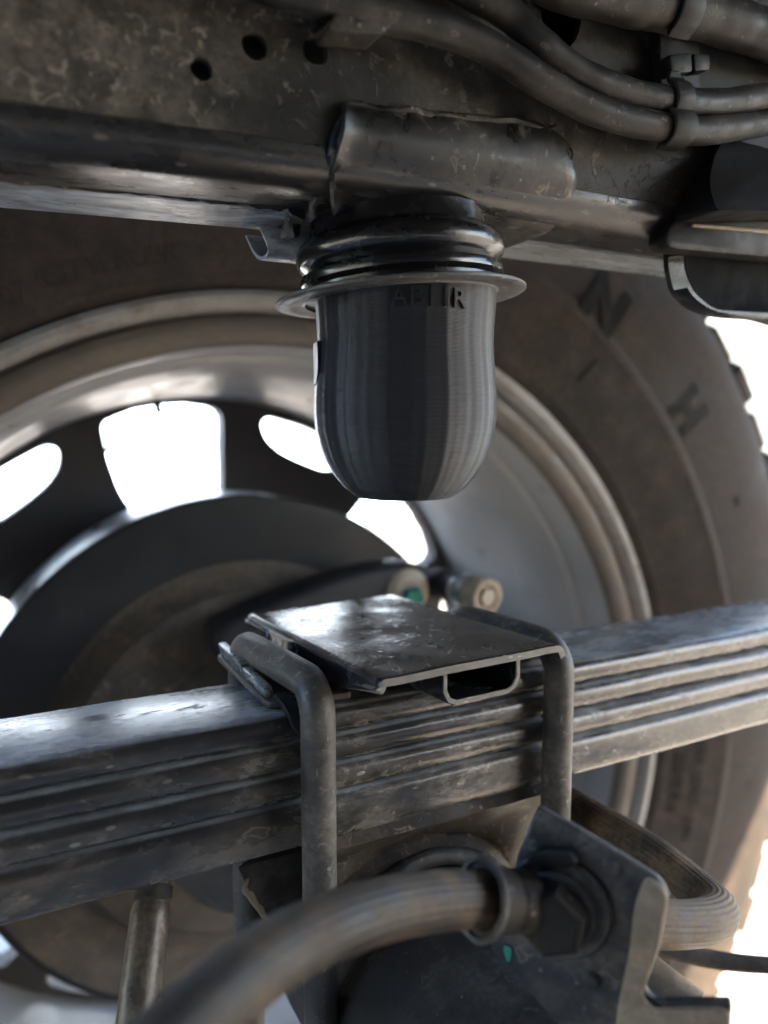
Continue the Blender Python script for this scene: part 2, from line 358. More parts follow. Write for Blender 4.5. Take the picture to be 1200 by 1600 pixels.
# tread blocks on the shoulder
def tblock():
    a0, a1 = rad(-2.15), rad(2.15); V = []
    for (r, y, s) in ((.500, .462, .9), (.500, .53, 1), (.521, .535, .94), (.522, .478, .90), (.513, .461, .90)):
        for a in (a0 * s, a1 * s): V.append(Vector((math.cos(a) * r, y - .6, math.sin(a) * r)))
    F = [(0, 1, 3, 2), (2, 3, 5, 4), (4, 5, 7, 6), (6, 7, 9, 8), (8, 9, 1, 0), (0, 2, 4, 6, 8), (9, 7, 5, 3, 1)]
    return V, F
V, F = tblock(); tb = None
for i in range(72):
    if tb is None:
        tb = M('tread_block', [v + Vector((.168, .60, -.262)) for v in V], F, mt_tyre, tyre, smooth=False, loc=(.168, .60, -.262)); bevel(tb, .002, 1); o = tb
    else:
        o = tb.copy(); COL.objects.link(o)
    s = 1 + (.012 if i % 2 else 0); o.scale = (s, 1, s)
    o.rotation_euler = (0, rad(5 * i + (random.random() - .5) * .5), 0)
# lettering: text mesh bent on the sidewall at radius r, angle a0 (deg), reading clockwise seen from the camera
def sidewall_text(txt, size, r, a_mid, yoff=.4465, mat=mt_letter, depth=.0012, name='lettering', bold=0.0, flip=False, sx=1.0):
    cu = bpy.data.curves.new('t', 'FONT'); cu.body = txt; cu.size = size; cu.align_x = 'CENTER'; cu.extrude = depth; cu.offset = bold
    cu.resolution_u = 3
    to = bpy.data.objects.new('t', cu); COL.objects.link(to)
    dg = bpy.context.evaluated_depsgraph_get(); me = bpy.data.meshes.new_from_object(to.evaluated_get(dg), depsgraph=dg)
    V = []
    for v in me.vertices:
        x, y, z = v.co; x *= sx
        rr = r + (y - size * .35) * (-1 if flip else 1); a = rad(a_mid) - (x / r) * (-1 if flip else 1)
        # follow the bulge of the sidewall
        prof_y = None
        for (r0, y0), (r1, y1) in zip(tp, tp[1:]):
            if r0 <= rr <= r1 and y0 < .6: prof_y = y0 + (y1 - y0) * (rr - r0) / max(1e-6, r1 - r0); break
        yy = (prof_y if prof_y else yoff) - .0003 - z
        V.append((WC.x + math.cos(a) * rr, yy, WC.z + math.sin(a) * rr))
    F = [tuple(p.vertices) for p in me.polygons]
    bpy.data.objects.remove(to); bpy.data.curves.remove(cu); bpy.data.meshes.remove(me)
    return M(name, V, F, mat, tyre, smooth=False)

# rim: rolled lip, dusty flange band, bright step, barrel tapering outward
V, F = lathe([(.338, .486), (.3445, .480), (.3452, .476), (.3440, .4715), (.3405, .4690), (.3370, .4695), (.3345, .4725), (.3325, .4790), (.3312, .4815)], WC, AX, 160)
rim = M('rim', V, F, mt_lip, wheel)
V, F = lathe([(.3312, .4815), (.3298, .4800), (.3285, .4770), (.3250, .4755), (.3190, .4765), (.3140, .4800), (.3120, .4835), (.3115, .4860)], WC, AX, 160)
M('rim_band', V, F, mt_band, rim)
V, F = lathe([(.3115, .4860), (.3098, .489), (.3088, .514), (.3075, .5175), (.3040, .5195), (.3020, .5225), (.2960, .58), (.2880, .640), (.2835, .690), (.2830, .70), (.2990, .705), (.318, .712), (.33, .73), (.343, .735)], WC, AX, 160)
M('barrel', V, F, mt_rim, rim)
# wheel disc with six wide windows and six slots
disc = M('wheel_disc', *lathe([(.05, .690), (.12, .694), (.20, .691), (.283, .691), (.283, .712), (.20, .712), (.05, .712)], WC, AX, 180, closed=True), mt_face, rim)
cutters = []
def polar(r, a, y): return Vector((WC.x + math.cos(rad(a)) * r, y, WC.z + math.sin(rad(a)) * r))
for k in range(6):
    c = 97 + 60 * k
    P = [polar(.2755, c - 11.2, .66), polar(.279, c - 5, .66), polar(.2795, c, .66), polar(.279, c + 5, .66), polar(.2755, c + 11, .66), polar(.243, c + 12.2, .66), polar(.213, c + 12.6, .66),
         polar(.160, c + 8, .66), polar(.160, c - 8, .66), polar(.195, c - 12.6, .66)]
    P = roundpoly(P, [.012, 0, 0, 0, .008, 0, .012, .012, .012, .012], 4)
    cutters.append(M('c', *prism(P, (0, .08, 0)), mt_face, smooth=False))
    c += 30
    P = [polar(.2755, c - 9.5, .66), polar(.278, c, .66), polar(.2755, c + 9.5, .66), polar(.268, c + 11, .66), polar(.255, c + 9.5, .66), polar(.246, c + 6, .66), polar(.2435, c, .66), polar(.246, c - 6, .66), polar(.255, c - 9.5, .66), polar(.268, c - 11, .66)]
    P = roundpoly(P, .012, 3); cutters.append(M('c', *prism(P, (0, .08, 0)), mt_face, smooth=False))
cut(disc, cutters)
# balance weights clipped to the lower lip
for a in (-124, -117):
    P = [polar(r, a + da, .4785) for r, da in ((.3245, -1.6), (.3245, 1.6), (.312, 1.5), (.312, -1.5))]
    M('balance_weight', *prism(P, (0, -.004, 0)), mt_drum, rim, smooth=False)
P = [polar(.2545, 108.9, .694), polar(.2545, 103.5, .694), polar(.2505, 104.2, .694), polar(.2500, 108.9, .694)]
M('spoke_tab', *prism(P, (0, .006, 0)), mt_face, rim, smooth=False)
# small valve notch at the top window
M('valve_stub', *tube([polar(.281, 97.5, .695), polar(.272, 97.5, .693)], .0035, 10), mt_face, rim)

# ================================================================== BRAKE DRUM
drum = thing('brake_drum', (.168, .60, -.47), 'dark round brake drum with dusty backing plate inside the rim', 'brake drum')
M('drum_shell', *lathe([(.03, .655), (.195, .660), (.2035, .655), (.2050, .64), (.2058, .590), (.2045, .584)], WC, AX, 128), mt_shell, drum)
bk = M('backing_plate', *lathe([(.2035, .583), (.2065, .579), (.2065, .575), (.2050, .572), (.198, .571), (.155, .571)], WC, AX, 128), mt_drum, drum)
M('bearing_housing', *lathe([(.1555, .571), (.150, .568), (.143, .556), (.138, .545), (.128, .540), (.095, .540), (.09, .53), (.085, .50), (.06, .49), (.04, .49)], WC, AX, 128), mt_back, drum)
lower = [(r, y - .0) for r, y in ((.1995, .5695), (.165, .5695), (.152, .566), (.145, .5545), (.139, .5435), (.128, .5385))]
# dusty lower skirt: part of the backing plate that collects mud
V, F = [], []
seg = 50; m = len(lower)
for k in range(seg + 1):
    a = rad(188 + (352 - 188) * k / seg)
    for (r, y) in lower: V.append((WC.x + math.cos(a) * r, y, WC.z + math.sin(a) * r))
for k in range(seg):
    for j in range(m - 1): F.append((k * m + j, k * m + j + 1, (k + 1) * m + j + 1, (k + 1) * m + j))
M('mud_skirt', V, F, mt_back, drum)

# cast arm with bolts in front of the backing plate
arm = thing('brake_caliper', atY(560, 1000, .50), 'dark cast brake caliper with rounded end and green nut behind the strike plate', 'brake caliper')
Y0 = .50
pts = [(330, 985), (420, 945), (520, 905), (600, 885), (650, 880), (685, 893), (697, 925), (690, 965), (650, 990), (560, 1010), (420, 1040), (340, 1040)]
P = roundpoly([atY(x, y, Y0) for x, y in pts], .02, 4)
o = M('casting', *prism(P, (0, .035, 0)), mt_drum, arm); bevel(o, .006, 3)
c = atY(637, 925, Y0 - .001)
M('nut_seat', *lathe([(.0015, -.006), (.009, -.006), (.013, -.005), (.016, -.003), (.018, 0)], c, AX, 24), mt_tanmetal, arm)
M('green_nut', *lathe([(.0005, -.012), (.008, -.012), (.0095, -.010), (.0095, -.002)], c + Vector((0, 0, -.004)), AX, 6), mt_green, arm, smooth=False)
# hydraulic fitting with a bright collar
fit = thing('brake_fitting', atY(740, 930, .47), 'zinc brake fitting with collar and tan hex end above the strike plate', 'brake fitting')
a0, a1 = atY(676, 908, .515), atY(764, 934, .445)
dv = (a1 - a0); ln = dv.length; dv = dv.normalized()
M('stem', *lathe([(.010, 0), (.012, .004), (.012, ln * .25), (.0095, ln * .28), (.0095, ln * .40), (.0125, ln * .42), (.0125, ln * .5), (.010, ln * .52), (.010, ln * .6)], a0, dv, 28), mt_drum, fit)
M('collar', *lathe([(.010, ln * .5), (.0125, ln * .51), (.0128, ln * .58), (.0112, ln * .60), (.0112, ln * .63), (.0130, ln * .65), (.0130, ln * .73), (.0120, ln * .745)], a0, dv, 32), mt_zinc, fit)
M('hex_body', *lathe([(.0120, ln * .74), (.0135, ln * .75), (.0135, ln * .97), (.0125, ln * .985), (.0085, ln * .985), (.0085, ln * .955), (.003, ln * .95)], a0, dv, 32), mt_tan, fit)
M('end_cap', *lathe([(.0003, ln * 1.0), (.0062, ln * 1.0), (.0068, ln * .99), (.0068, ln * .95)], a0, dv, 6), mt_tanmetal, fit, smooth=False)

# ================================================================== FRAME RAIL
def zf(x): return .0832 + .0036 * max(-1., min(1, x / .118))
frame = thing('frame_rail', (.2, .30, .083), 'dirty black steel frame rail with punched holes running across the top', 'frame rail')
def arc(cy, cz, r, a0, a1, n): return [(cy + r * math.cos(rad(lerp)), cz + r * math.sin(rad(lerp))) for lerp in lin(a0, a1, n)]
yo, t = .262, .0035
outer = [(yo, .30), (yo, .155), (yo, .125), (yo, .0102)]
inner = [(yo + t, .0102), (yo + t, .125), (yo + t, .30)]
loop = outer + inner
def ff(x, y, z):
    base = zf(x); return (x, y, base + z if z < .1 else base * max(0, (.30 - z) / .2) + z * 1.0 if z < .3 else z)
xs = lin(-.16, .72, 45)
web = M('web', *sweepx(loop, xs, ff), mt_frame, frame)
cutters = []
for px, py, rr in ((315, 108, .0037), (398, 72, .0046), (493, 80, .0046)):
    c = atY(px, py, yo); cutters.append(M('c', *lathe([(.0, -.01), (rr, -.01), (rr, .012), (.0, .012)], c, AX, 28), mt_frame, smooth=False))
c = atY(877, 14, yo); P = [c + Vector((math.cos(a) * .0105, -.01, math.sin(a) * .015)) for a in [2 * PI * k / 28 for k in range(28)]]
cutters.append(M('c', *prism(P, (0, .025, 0)), mt_frame, smooth=False))
cut(web, cutters)
corner = [(yo, .0100)] + arc(yo + .011, .0085, .011, 180, 270, 9) + [(yo + .025, -.0022), (.3085, 0), (.3085, t), (yo + .025, t - .0022)] + arc(yo + .011, .0085, .011 - t, 270, 180, 9) + [(yo + t, .0100)]
M('lower_corner', *sweepx(corner, lin(-.16, .72, 45), ff), mt_corner, frame)
M('unseen_top_cap', *box((.28, .302, .3005), (.88, .0805, .004)), mt_frame, frame, smooth=False)  # unseen top, added to keep light out of the hollow rail
for x in (-.1615, .7215): M('end_cap', *box((x, .302, .19), (.003, .079, .215)), mt_frame, frame, smooth=False)  # unseen end plates, added so the punched holes stay dark
# lower flange plate and the outer wall of the box
loop = [(.3075, -.0012), (.341, -.0012), (.342, .0), (.342, .22), (.338, .22), (.338, .003), (.3075, .003)]
o = M('lower_flange', *sweepx(loop, lin(-.16, .72, 30), lambda x, y, z: (x, y, zf(x) + z)), mt_frame_low, frame, smooth=False)
# lumpy crust / weld line between web lip and flange
path = [Vector((x, .3078, zf(x) + .0002)) for x in lin(-.15, .118, 60)]
M('weld_bead', *tube(path, lambda t: .0011 + .0005 * math.sin(t * 190), 8, jit=.0012), mt_seat, frame)
path = [Vector((x, .293 + .002 * math.sin(x * 30), zf(x) - .0003)) for x in lin(.215, .5, 60)]
M('weld_bead', *tube(path, lambda t: .0010 + .0004 * math.sin(t * 170), 8, jit=.0012), mt_frame, frame)
# reinforcing saddle welded over the rail above the bump stop
SX0, SX1 = .1165, .2225
ys = .2592
RS, ZB = .0228, .0832
L1, L2, L3 = .0110, RS * PI / 2, .339 - ys - RS
LT = L1 + L2 + L3
def sad(s):
    if s < L1: return Vector((0, ys + .0034 * (1 - s / L1) ** 2, .1204 - s)), Vector((0, -1, 0))
    if s < L1 + L2:
        a = PI + (s - L1) / RS; n = Vector((0, math.cos(a), math.sin(a))); return Vector((0, ys + RS, ZB + RS)) + n * RS, n
    return Vector((0, ys + RS + (s - L1 - L2), ZB)), Vector((0, 0, -1))
nu, nv = 48, 44; V, F = [], []
for j in range(nv):
    s = LT * j / (nv - 1); rc = .020
    x1 = SX1 - (rc - math.sqrt(max(0, rc * rc - (rc - s) ** 2)) if s < rc else 0)
    x1 += .004 * (s / LT)
    x0 = SX0 - .004 * min(1, s / (L1 + L2 * .5)) + .030 * max(0, (s - L1 - L2 * .55) / (LT - L1 - L2 * .55)) ** .8
    top = -.012 * 0
    p, n = sad(s)
    for i in range(nu):
        u = i / (nu - 1); x = x0 + (x1 - x0) * u
        q = p + n * (.0022 * math.exp(-(x - x0) / .0030) - .0022 * math.exp(-(x1 - x) / .0012))
        q = q + Vector((0, 0, -.0085 * (1 - u) * max(0, 1 - s / .02)))
        q.x = x; V.append(q)
for j in range(nv - 1):
    for i in range(nu - 1): F.append((j * nu + i, j * nu + i + 1, (j + 1) * nu + i + 1, (j + 1) * nu + i))
o = M('saddle_bracket', V, F, mt_saddle, frame); solid(o, .0022, 0)
o.data.polygons.foreach_set('use_smooth', [True] * len(o.data.polygons)); o.data.set_sharp_from_angle(angle=rad(50))
# weld along the saddle's top edge and down its left edge
top = [Vector((SX0 + (SX1 - .012 - SX0) * u, .2608, .1108 + .0085 * u + .0006 * math.sin(u * 25))) for u in lin(0, 1, 50)]
M('weld_bead', *tube(top, lambda t: .0013, 8, jit=.0016), mt_frame, frame)
lf = [Vector((SX0 + .001, .2605, .107)), Vector((SX0 - .002, .2605, .101)), Vector((SX0 - .0045, .2625, .094)), Vector((SX0 - .0045, .270, .088)), Vector((SX0 - .001, .284, .0850)), Vector((SX0 + .004, .300, .0842)), Vector((SX0 + .012, .318, .0838))]
M('weld_bead', *tube(crom(lf, 12), .0019, 10, jit=.0013), mt_saddle, frame)
wb = [Vector((.116, .306, .0845)), Vector((.118, .318, .0825)), Vector((.1195, .328, .0812)), Vector((.1225, .337, .0805))]
M('weld_bead', *tube(crom(wb, 8), lambda t: .0036, 12, jit=.004), mt_weld, frame)
# folded tab under the rail's far edge
U = [(.3445, .083), (.3445, .0765), (.342, .0735), (.338, .0722), (.331, .0722), (.327, .0735), (.3255, .0765), (.3255, .0825)]
V, F = [], []
xsx = [.1085, .112, .122, .140]
for i, x in enumerate(xsx):
    for (y, z) in U: V.append((x + .004 * (z - .078) / .005 * (-1 if i == 0 else 0) * .6, y, z))
for i in range(3):
    for j in range(len(U) - 1): F.append((i * 8 + j, i * 8 + j + 1, (i + 1) * 8 + j + 1, (i + 1) * 8 + j))
o = M('folded_tab', V, F, mt_frame_low, frame, angle=60); solid(o, .0016, 0)
o.data.polygons.foreach_set('use_smooth', [True] * len(o.data.polygons)); o.data.set_sharp_from_angle(angle=rad(50))

# ================================================================== BUMP STOP
BX, BY = .1620, .2978
tilt = Matrix.Rotation(rad(-4.2), 3, F0)       # the metal washer sits slightly askew
bump = thing('bump_stop', (BX, BY, -.0318), 'black ridged printed bump stop hanging under the frame rail', 'bump stop')
CB = Vector((BX, BY, 0))
def pt(y): return (660 - y) * 2.82e-4
bp_ = [(.0378, pt(436)), (.0386, pt(446)), (.0386, pt(483)), (.0380, pt(515)), (.0378, pt(540)), (.0382, pt(565)), (.0390, pt(592)), (.0396, pt(620)), (.0397, pt(646)), (.0391, pt(672)),
       (.0373, pt(698)), (.0348, pt(720)), (.0310, pt(742)), (.0268, pt(760)), (.0228, pt(771)), (.0212, pt(775)), (.0195, pt(776)), (.0002, pt(776))]
prof = []
for (r0, z0), (r1, z1) in zip(bp_, bp_[1:]):
    for k in range(4): prof.append((r0 + (r1 - r0) * k / 4, z0 + (z1 - z0) * k / 4))
prof.append(bp_[-1])
flute = lambda a: 1 + .0014 * math.sin(a * 11 + 1) + .0020 * math.sin(a * 19 + .7) + .0022 * math.sin(a * 31 + 2) + .0012 * math.sin(a * 53)
body = M('printed_body', *lathe(prof, CB, (0, 0, 1), 360, mod=lambda a, h: flute(a)), mt_print, bump, angle=40)
def lathe_t(prof, zc, seg=96):      # tilted about its own centre
    V, F = lathe(prof, (0, 0, 0), (0, 0, 1), seg); c = CB + Vector((0, 0, zc)) - RV * .0022
    return [c + tilt @ (Vector(v) - Vector((0, 0, zc))) for v in V], F
wz = pt(459) - .0038
wa = M('washer', *lathe_t([(.034, wz + .001), (.0525, wz + .001), (.0535, wz + .0004), (.0535, wz - .0006), (.0528, wz - .001), (.048, wz - .0011), (.0468, wz - .0004), (.0420, wz - .0003), (.0410, wz - .0010), (.0405, wz + .0002), (.034, wz + .0002)], wz), mt_washer, bump)
bz = pt(400)
M('bellows', *lathe_t([(.0300, .0850), (.0375, .0850), (.0377, .0800), (.0384, .0780), (.0404, .0766), (.0422, .0755), (.0437, .0738), (.0445, .0712), (.0443, .0686), (.0430, .0664), (.0412, .0650), (.0406, .0643), (.0414, .0636), (.0428, .0628), (.0433, .0612), (.0430, .0594), (.0420, .0584), (.041, .0576), (.041, .055), (.03, .055)], .069), mt_rubber, bump)
M('top_cup', *lathe([(.0001, .0832), (.033, .0832), (.034, .0825), (.034, .080)], CB, (0, 0, 1), 64), mt_box, bump)
# raised lettering printed on the body
def body_text(txt, size, zc, a_mid, depth, name):
    cu = bpy.data.curves.new('t', 'FONT'); cu.body = txt; cu.size = size; cu.align_x = 'CENTER'; cu.extrude = .0005; cu.offset = .00012; cu.resolution_u = 3; cu.space_character = 1.05
    to = bpy.data.objects.new('t', cu); COL.objects.link(to)
    dg = bpy.context.evaluated_depsgraph_get(); me = bpy.data.meshes.new_from_object(to.evaluated_get(dg), depsgraph=dg)
    V = []
    for v in me.vertices:
        x, y, z = v.co; z0 = zc + y - size * .35; a = a_mid + x / .0388
        rr = (.0386 * flute(a) + .0004 + z * 1.4 * depth); V.append((BX + math.cos(a) * rr, BY + math.sin(a) * rr, z0))
    F = [tuple(p.vertices) for p in me.polygons]
    bpy.data.objects.remove(to); bpy.data.curves.remove(cu); bpy.data.meshes.remove(me)
    return M(name, V, F, mt_print, body, smooth=False)
acam = math.atan2(-BY, -BX)
body_text('AB11R', .0105, .0480, acam + .25, 1.0, 'raised_lettering')
# raised emblem at the left limb of the body
aem = acam - rad(76)
P2 = [(-.0075, .0085), (.0065, .0085), (.0072, -.004), (.0035, -.0088), (-.002, -.0092), (-.007, -.006)]
V = []; n = len(P2)
Pd = []
for i in range(n):
    for k in range(4):
        t = k / 4; Pd.append((P2[i][0] * (1 - t) + P2[(i + 1) % n][0] * t, P2[i][1] * (1 - t) + P2[(i + 1) % n][1] * t))
for rr in (.0370, .0397):
    for (x, z) in Pd: a = aem + x / .0385; V.append((BX + math.cos(a) * rr, BY + math.sin(a) * rr, pt(572) + z + .0003 * math.sin(x * 4000)))
m = len(Pd); Ff = [tuple(range(m, 2 * m))] + [(i, (i + 1) % m, m + (i + 1) % m, m + i) for i in range(m)]
M('raised_emblem', V, Ff, mt_print, body, smooth=False)

# ================================================================== LEAF SPRING
leaf = thing('leaf_spring', (.17, .308, -.166), 'stacked dark leaf spring pack crossing the picture under the strike plate', 'leaf spring')
zt = [(-.1160, -.1273), (-.1282, -.1402), (-.1411, -.1531), (-.1540, -.1745)]
for i, (a, b) in enumerate(zt):
    h = a - b; r = min(.0050, h * .42); y0, y1 = .278, .338
    if i == 3: y0 += .001
    lp = []
    for (cy, cz, s0) in ((y0 + r, a - r, 90), (y0 + r, b + r, 180), (y1 - r, b + r, 270), (y1 - r, a - r, 0)):
        lp += arc(cy, cz, r, s0, s0 + 90, 5)
    def lf_(x, y, z, i=i): return (x, y + .0008 * mnoise.noise(Vector((x * 14, i * 3.1, 0))), z + .0005 * mnoise.noise(Vector((x * 18, i * 7.7, 2))) + .05 * (.290 - y))
    M('leaf', *sweepx(lp, lin(-.20, .72, 80), lf_), mt_leaf, leaf, angle=50)

# ================================================================== U-BOLTS
def ubolt(X, label, skew=0.0, ztop=-.1035, zfront=-.42):
    u = thing('u_bolt', (X, .27, -.34), label, 'u-bolt', 'u-bolts clamping the leaf spring')
    yf, yb, r = .2700, .3480, .0125
    P = [Vector((X, yf, zfront)), Vector((X, yf, -.2))]
    for a in lin(0, 90, 8): P.append(Vector((X + skew * 0, yf + r - r * math.cos(rad(a)), ztop - r + r * math.sin(rad(a)))))
    P.append(Vector((X + skew * .5, (yf + yb) / 2, ztop + .0004)))
    for a in lin(90, 0, 8): P.append(Vector((X + skew, yb - r + r * math.cos(rad(a)), ztop - r + r * math.sin(rad(a)))))
    P += [Vector((X + skew, yb, -.2)), Vector((X + skew, yb, -.33))]
    PP = []
    for a, b in zip(P, P[1:]):
        n = max(1, int((b - a).length / .006))
        PP += [a.lerp(b, k / n) for k in range(n)]
    PP.append(P[-1])
    M('bolt_rod', *tube(PP, .0070, 24), mt_ubolt, u, angle=60)
    return u
ubolt(.1085, 'dusty u-bolt clamping the leaf spring left of the strike plate', -.007)
ubolt(.2285, 'dusty u-bolt clamping the leaf spring right of the strike plate', -.008)

# ================================================================== STRIKE PLATE
sp = thing('strike_plate', (.163, .315, -.1125), 'black glossy steel strike plate on top of the leaf spring', 'strike plate')
RZ = Matrix.Rotation(rad(3.6), 3, 'Z'); SC = Vector((.1635, .3155, 0))
def spw(x, y, z): v = RZ @ Vector((x, y, 0)) + SC; v.z = z - .035 * y; return v
zp = -.0968
Yl = lin(-.0680, .0690, 36); V, F = [], []; ncol = None
for y in Yl:
    q = (y + .068) / .137
    dl = .0032 if q > .80 else (.0105 if q > .22 else .0038 + .0067 * (q / .22))
    if .76 < q <= .80: dl = .0032 + .0073 * (.80 - q) / .04
    row = []
    # left lip (down, slightly flared), top, right lip
    r = .0036
    row.append((-.0466, zp - dl)); row.append((-.0460, zp - dl * .8)); row.append((-.0454, zp - dl * .55 - .0008))
    for a in lin(180, 90, 6): row.append((-.0452 + .0028 + .0028 * math.cos(rad(a)), zp - .0028 + .0028 * math.sin(rad(a))))
    for x in lin(-.036, .036, 12): row.append((x, zp + .0006 * mnoise.noise(Vector((x * 40, y * 40, 0)))))
    for a in lin(90, 20, 6): row.append((.0425 + .0045 * math.cos(rad(a)), zp - .0045 + .0045 * math.sin(rad(a))))
    row.append((.0478, zp - .0050))
    ncol = len(row)
    for (x, z) in row: V.append(spw(x, y, z - .0006 * 0))
for i in range(len(Yl) - 1):
    for j in range(ncol - 1): F.append((i * ncol + j, i * ncol + j + 1, (i + 1) * ncol + j + 1, (i + 1) * ncol + j))
o = M('top_plate', V, F, mt_plate, sp)
o.data.materials.append(mt_plate_edge)
m = o.modifiers.new('s', 'SOLIDIFY'); m.thickness = .0030; m.offset = -1; m.material_offset_rim = 1
nrm = o.data.polygons[len(o.data.polygons) // 2].normal.z
if nrm < 0: o.data.flip_normals()
apply_mods(o); bevel(o, .0006, 2, 50)
# folded channel carrying the plate
U = [(-.0185, zp - .0030), (-.0185, -.1070), (-.0165, -.1108), (-.013, -.1125), (.013, -.1125), (.0165, -.1108), (.0185, -.1070), (.0185, zp - .0030)]
U = [(x + .0035, z) for x, z in U]
V, F = [], []
for y in lin(-.0675, .05, 12):
    for (x, z) in U: V.append(spw(x, y, z))
for i in range(11):
    for j in range(7): F.append((i * 8 + j, i * 8 + j + 1, (i + 1) * 8 + j + 1, (i + 1) * 8 + j))
o = M('channel', V, F, mt_plate, sp, angle=60); o.data.materials.append(mt_plate_edge)
m = o.modifiers.new('s', 'SOLIDIFY'); m.thickness = .0024; m.offset = 0; m.material_offset_rim = 1; apply_mods(o); bevel(o, .0004, 1, 50)
# seat strips under the two u-bolts, the left one with a turned-up double edge and a drooping corner
o = M('seat_strip', *prism(roundpoly([Vector(p) for p in ((.094, .288, -0.1155), (.130, .284, -0.1155), (.128, .362, -0.1155), (.0925, .362, -0.1155))], .003), (0, 0, .0030)), mt_ubolt, sp); bevel(o, .0008, 2)
P = [Vector(p) for p in ((.0945, .292, -0.1125), (.0985, .292, -0.1121), (.0985, .321, -0.1121), (.0945, .321, -0.1125))]
o = M('turned_edge', *prism(P, (-.0015, 0, .0052)), mt_zinc, sp, smooth=False); bevel(o, .0008, 2)
P = [Vector(p) for p in ((.0945, .3235, -0.1125), (.0985, .3235, -0.1121), (.0985, .361, -0.1121), (.0945, .361, -0.1125))]
o = M('turned_edge', *prism(P, (-.0015, 0, .0060)), mt_zinc, sp, smooth=False); bevel(o, .0008, 2)
dr = [Vector((.0965, .290, -.1113)), Vector((.0975, .283, -.1118)), Vector((.0985, .277, -.1148)), Vector((.1000, .2745, -.1198)), Vector((.1025, .274, -.1230))]
V, F = [], []
for p in crom(dr, 5):
    V += [p, p + Vector((.014, 0, 0))]
for i in range(len(V) // 2 - 1): F.append((2 * i, 2 * i + 1, 2 * i + 3, 2 * i + 2))
o = M('drooped_corner', V, F, mt_box, sp, angle=60); solid(o, .003, 0); bevel(o, .0008, 2)
o = M('seat_strip', *prism(roundpoly([Vector(p) for p in ((.213, .284, -0.1155), (.243, .284, -0.1155), (.238, .362, -0.1155), (.209, .362, -0.1155))], .003), (0, 0, .0030)), mt_ubolt, sp); bevel(o, .0008, 2)

# ================================================================== AXLE AND SPRING SEAT
axle = thing('axle_housing', (.168, .30, -.33), 'dark tubular axle housing below the leaf spring', 'axle')
M('axle_tube', *lathe([(.056, -.25), (.056, .2), (.056, .30), (.056, .40), (.058, .43), (.075, .47), (.085, .49)], WC, AX, 72), mt_axle, axle)
seat = []
V, F = [], []; nu, nv = 40, 18
for j in range(nv):
    v = j / (nv - 1)
    for i in range(nu):
        u = i / (nu - 1); x = .112 + (.232 - .112) * u
        arch = -.262 + math.sqrt(max(.0002, .060 ** 2 - min(.0575, abs(x - .170)) ** 2))
        x2 = .170 + (x - .170) * (1 - .10 * math.sin(v * PI * .5)); z = -.1757 + (arch + .1757) * v
        y = .2805 + .020 * math.sin(min(1, v * 1.25) * PI * .5) * (1 - .45 * max(0, v - .7) / .3) + .0016 * mnoise.noise(Vector((x * 60, v * 3, 0)))
        V.append((x2, y, z))
for j in range(nv - 1):
    for i in range(nu - 1): F.append((j * nu + i, j * nu + i + 1, (j + 1) * nu + i + 1, (j + 1) * nu + i))
o = M('spring_seat', V, F, mt_seat, axle); solid(o, .006, 0)
o.data.polygons.foreach_set('use_smooth', [True] * len(o.data.polygons)); o.data.set_sharp_from_angle(angle=rad(50))
o = M('seat_block', *box((.170, .318, -.196), (.104, .034, .040)), mt_axle, axle, smooth=False); bevel(o, .004, 2)
arcp = [Vector((.170 + .0575 * math.cos(rad(a)), .290, -.262 + .0605 * math.sin(rad(a)))) for a in lin(15, 165, 30)]
M('seat_lip', *tube(arcp, .0040, 12, jit=.0008), mt_axle, axle)
# rough-edged flank of the seat at the left
pts = [(372, 1356), (470, 1330), (470, 1440), (452, 1462), (438, 1440), (418, 1436), (402, 1418), (392, 1395), (382, 1375)]
P = []
base = [atY(x, y, .312) for x, y in pts]
for i in range(len(base)):
    a, b = base[i], base[(i + 1) % len(base)]
    for k in range(5):
        v = a.lerp(b, k / 5)
        if i in (2, 3, 4, 5, 6, 7): v = v + Vector((mnoise.noise(v * 300), 0, mnoise.noise(v * 280 + Vector((5, 0, 0))))) * .0016
        P.append(v)
o = M('seat_flank', *prism(P, (.012, .010, 0)), mt_axle, axle, smooth=False)
M('rough_edge', *tube(crom([p for p in P[45:] + P[:1]][::-1] if False else [P[k] for k in (40, 37, 34, 31, 28, 25, 22, 19, 16)], 6), .0014, 8, jit=.002), mt_tan, axle)

# brake pipe rising under the spring at the left
pipe = thing('brake_pipe', atD(205, 1640, .30), 'worn steel pipe with crimped collar under the left end of the leaf spring', 'pipe')
a, b = atD(243, 1362, .318), atD(203, 1680, .280)
Pp = [a.lerp(b, t) for t in lin(0, 1, 50)]
def pr(t):
    if t < .17: return .0066
    return .0070 + .0008 * min(1, (t - .17) / .05)
M('pipe_tube', *tube(Pp, pr, 28), mt_pipe, pipe)
M('collar', *lathe([(.0064, -.003), (.0076, -.0025), (.0078, .002), (.0066, .003)], a.lerp(b, .118), (b - a).normalized(), 28), mt_axle, pipe)

# ================================================================== HOSE BRACKET AND BRAKE HOSE
nB = (RV * -.42 - F0 * .90).normalized(); pB = atD(870, 1420, .248)
br = thing('hose_bracket', atP(860, 1600, pB, nB), 'dark steel bracket plate holding the brake hose at lower right', 'bracket')
pts = [(838, 1262), (905, 1298), (1030, 1374), (1046, 1400), (1032, 1480), (1006, 1548), (1022, 1566), (1144, 1566), (1140, 1640), (905, 1640), (846, 1572), (768, 1484), (764, 1466), (790, 1420), (800, 1400), (806, 1340), (826, 1300)]
rr = [.002, .002, .006, .006, .004, .004, .004, .002, .002, .004, .004, .003, .003, .002, .002, .002, .002]
P = roundpoly([atP(x, y, pB, nB) for x, y in pts], rr, 4)
o = M('plate', *prism(P, -nB * .0035), mt_bracket, br, smooth=False); bevel(o, .0012, 3)
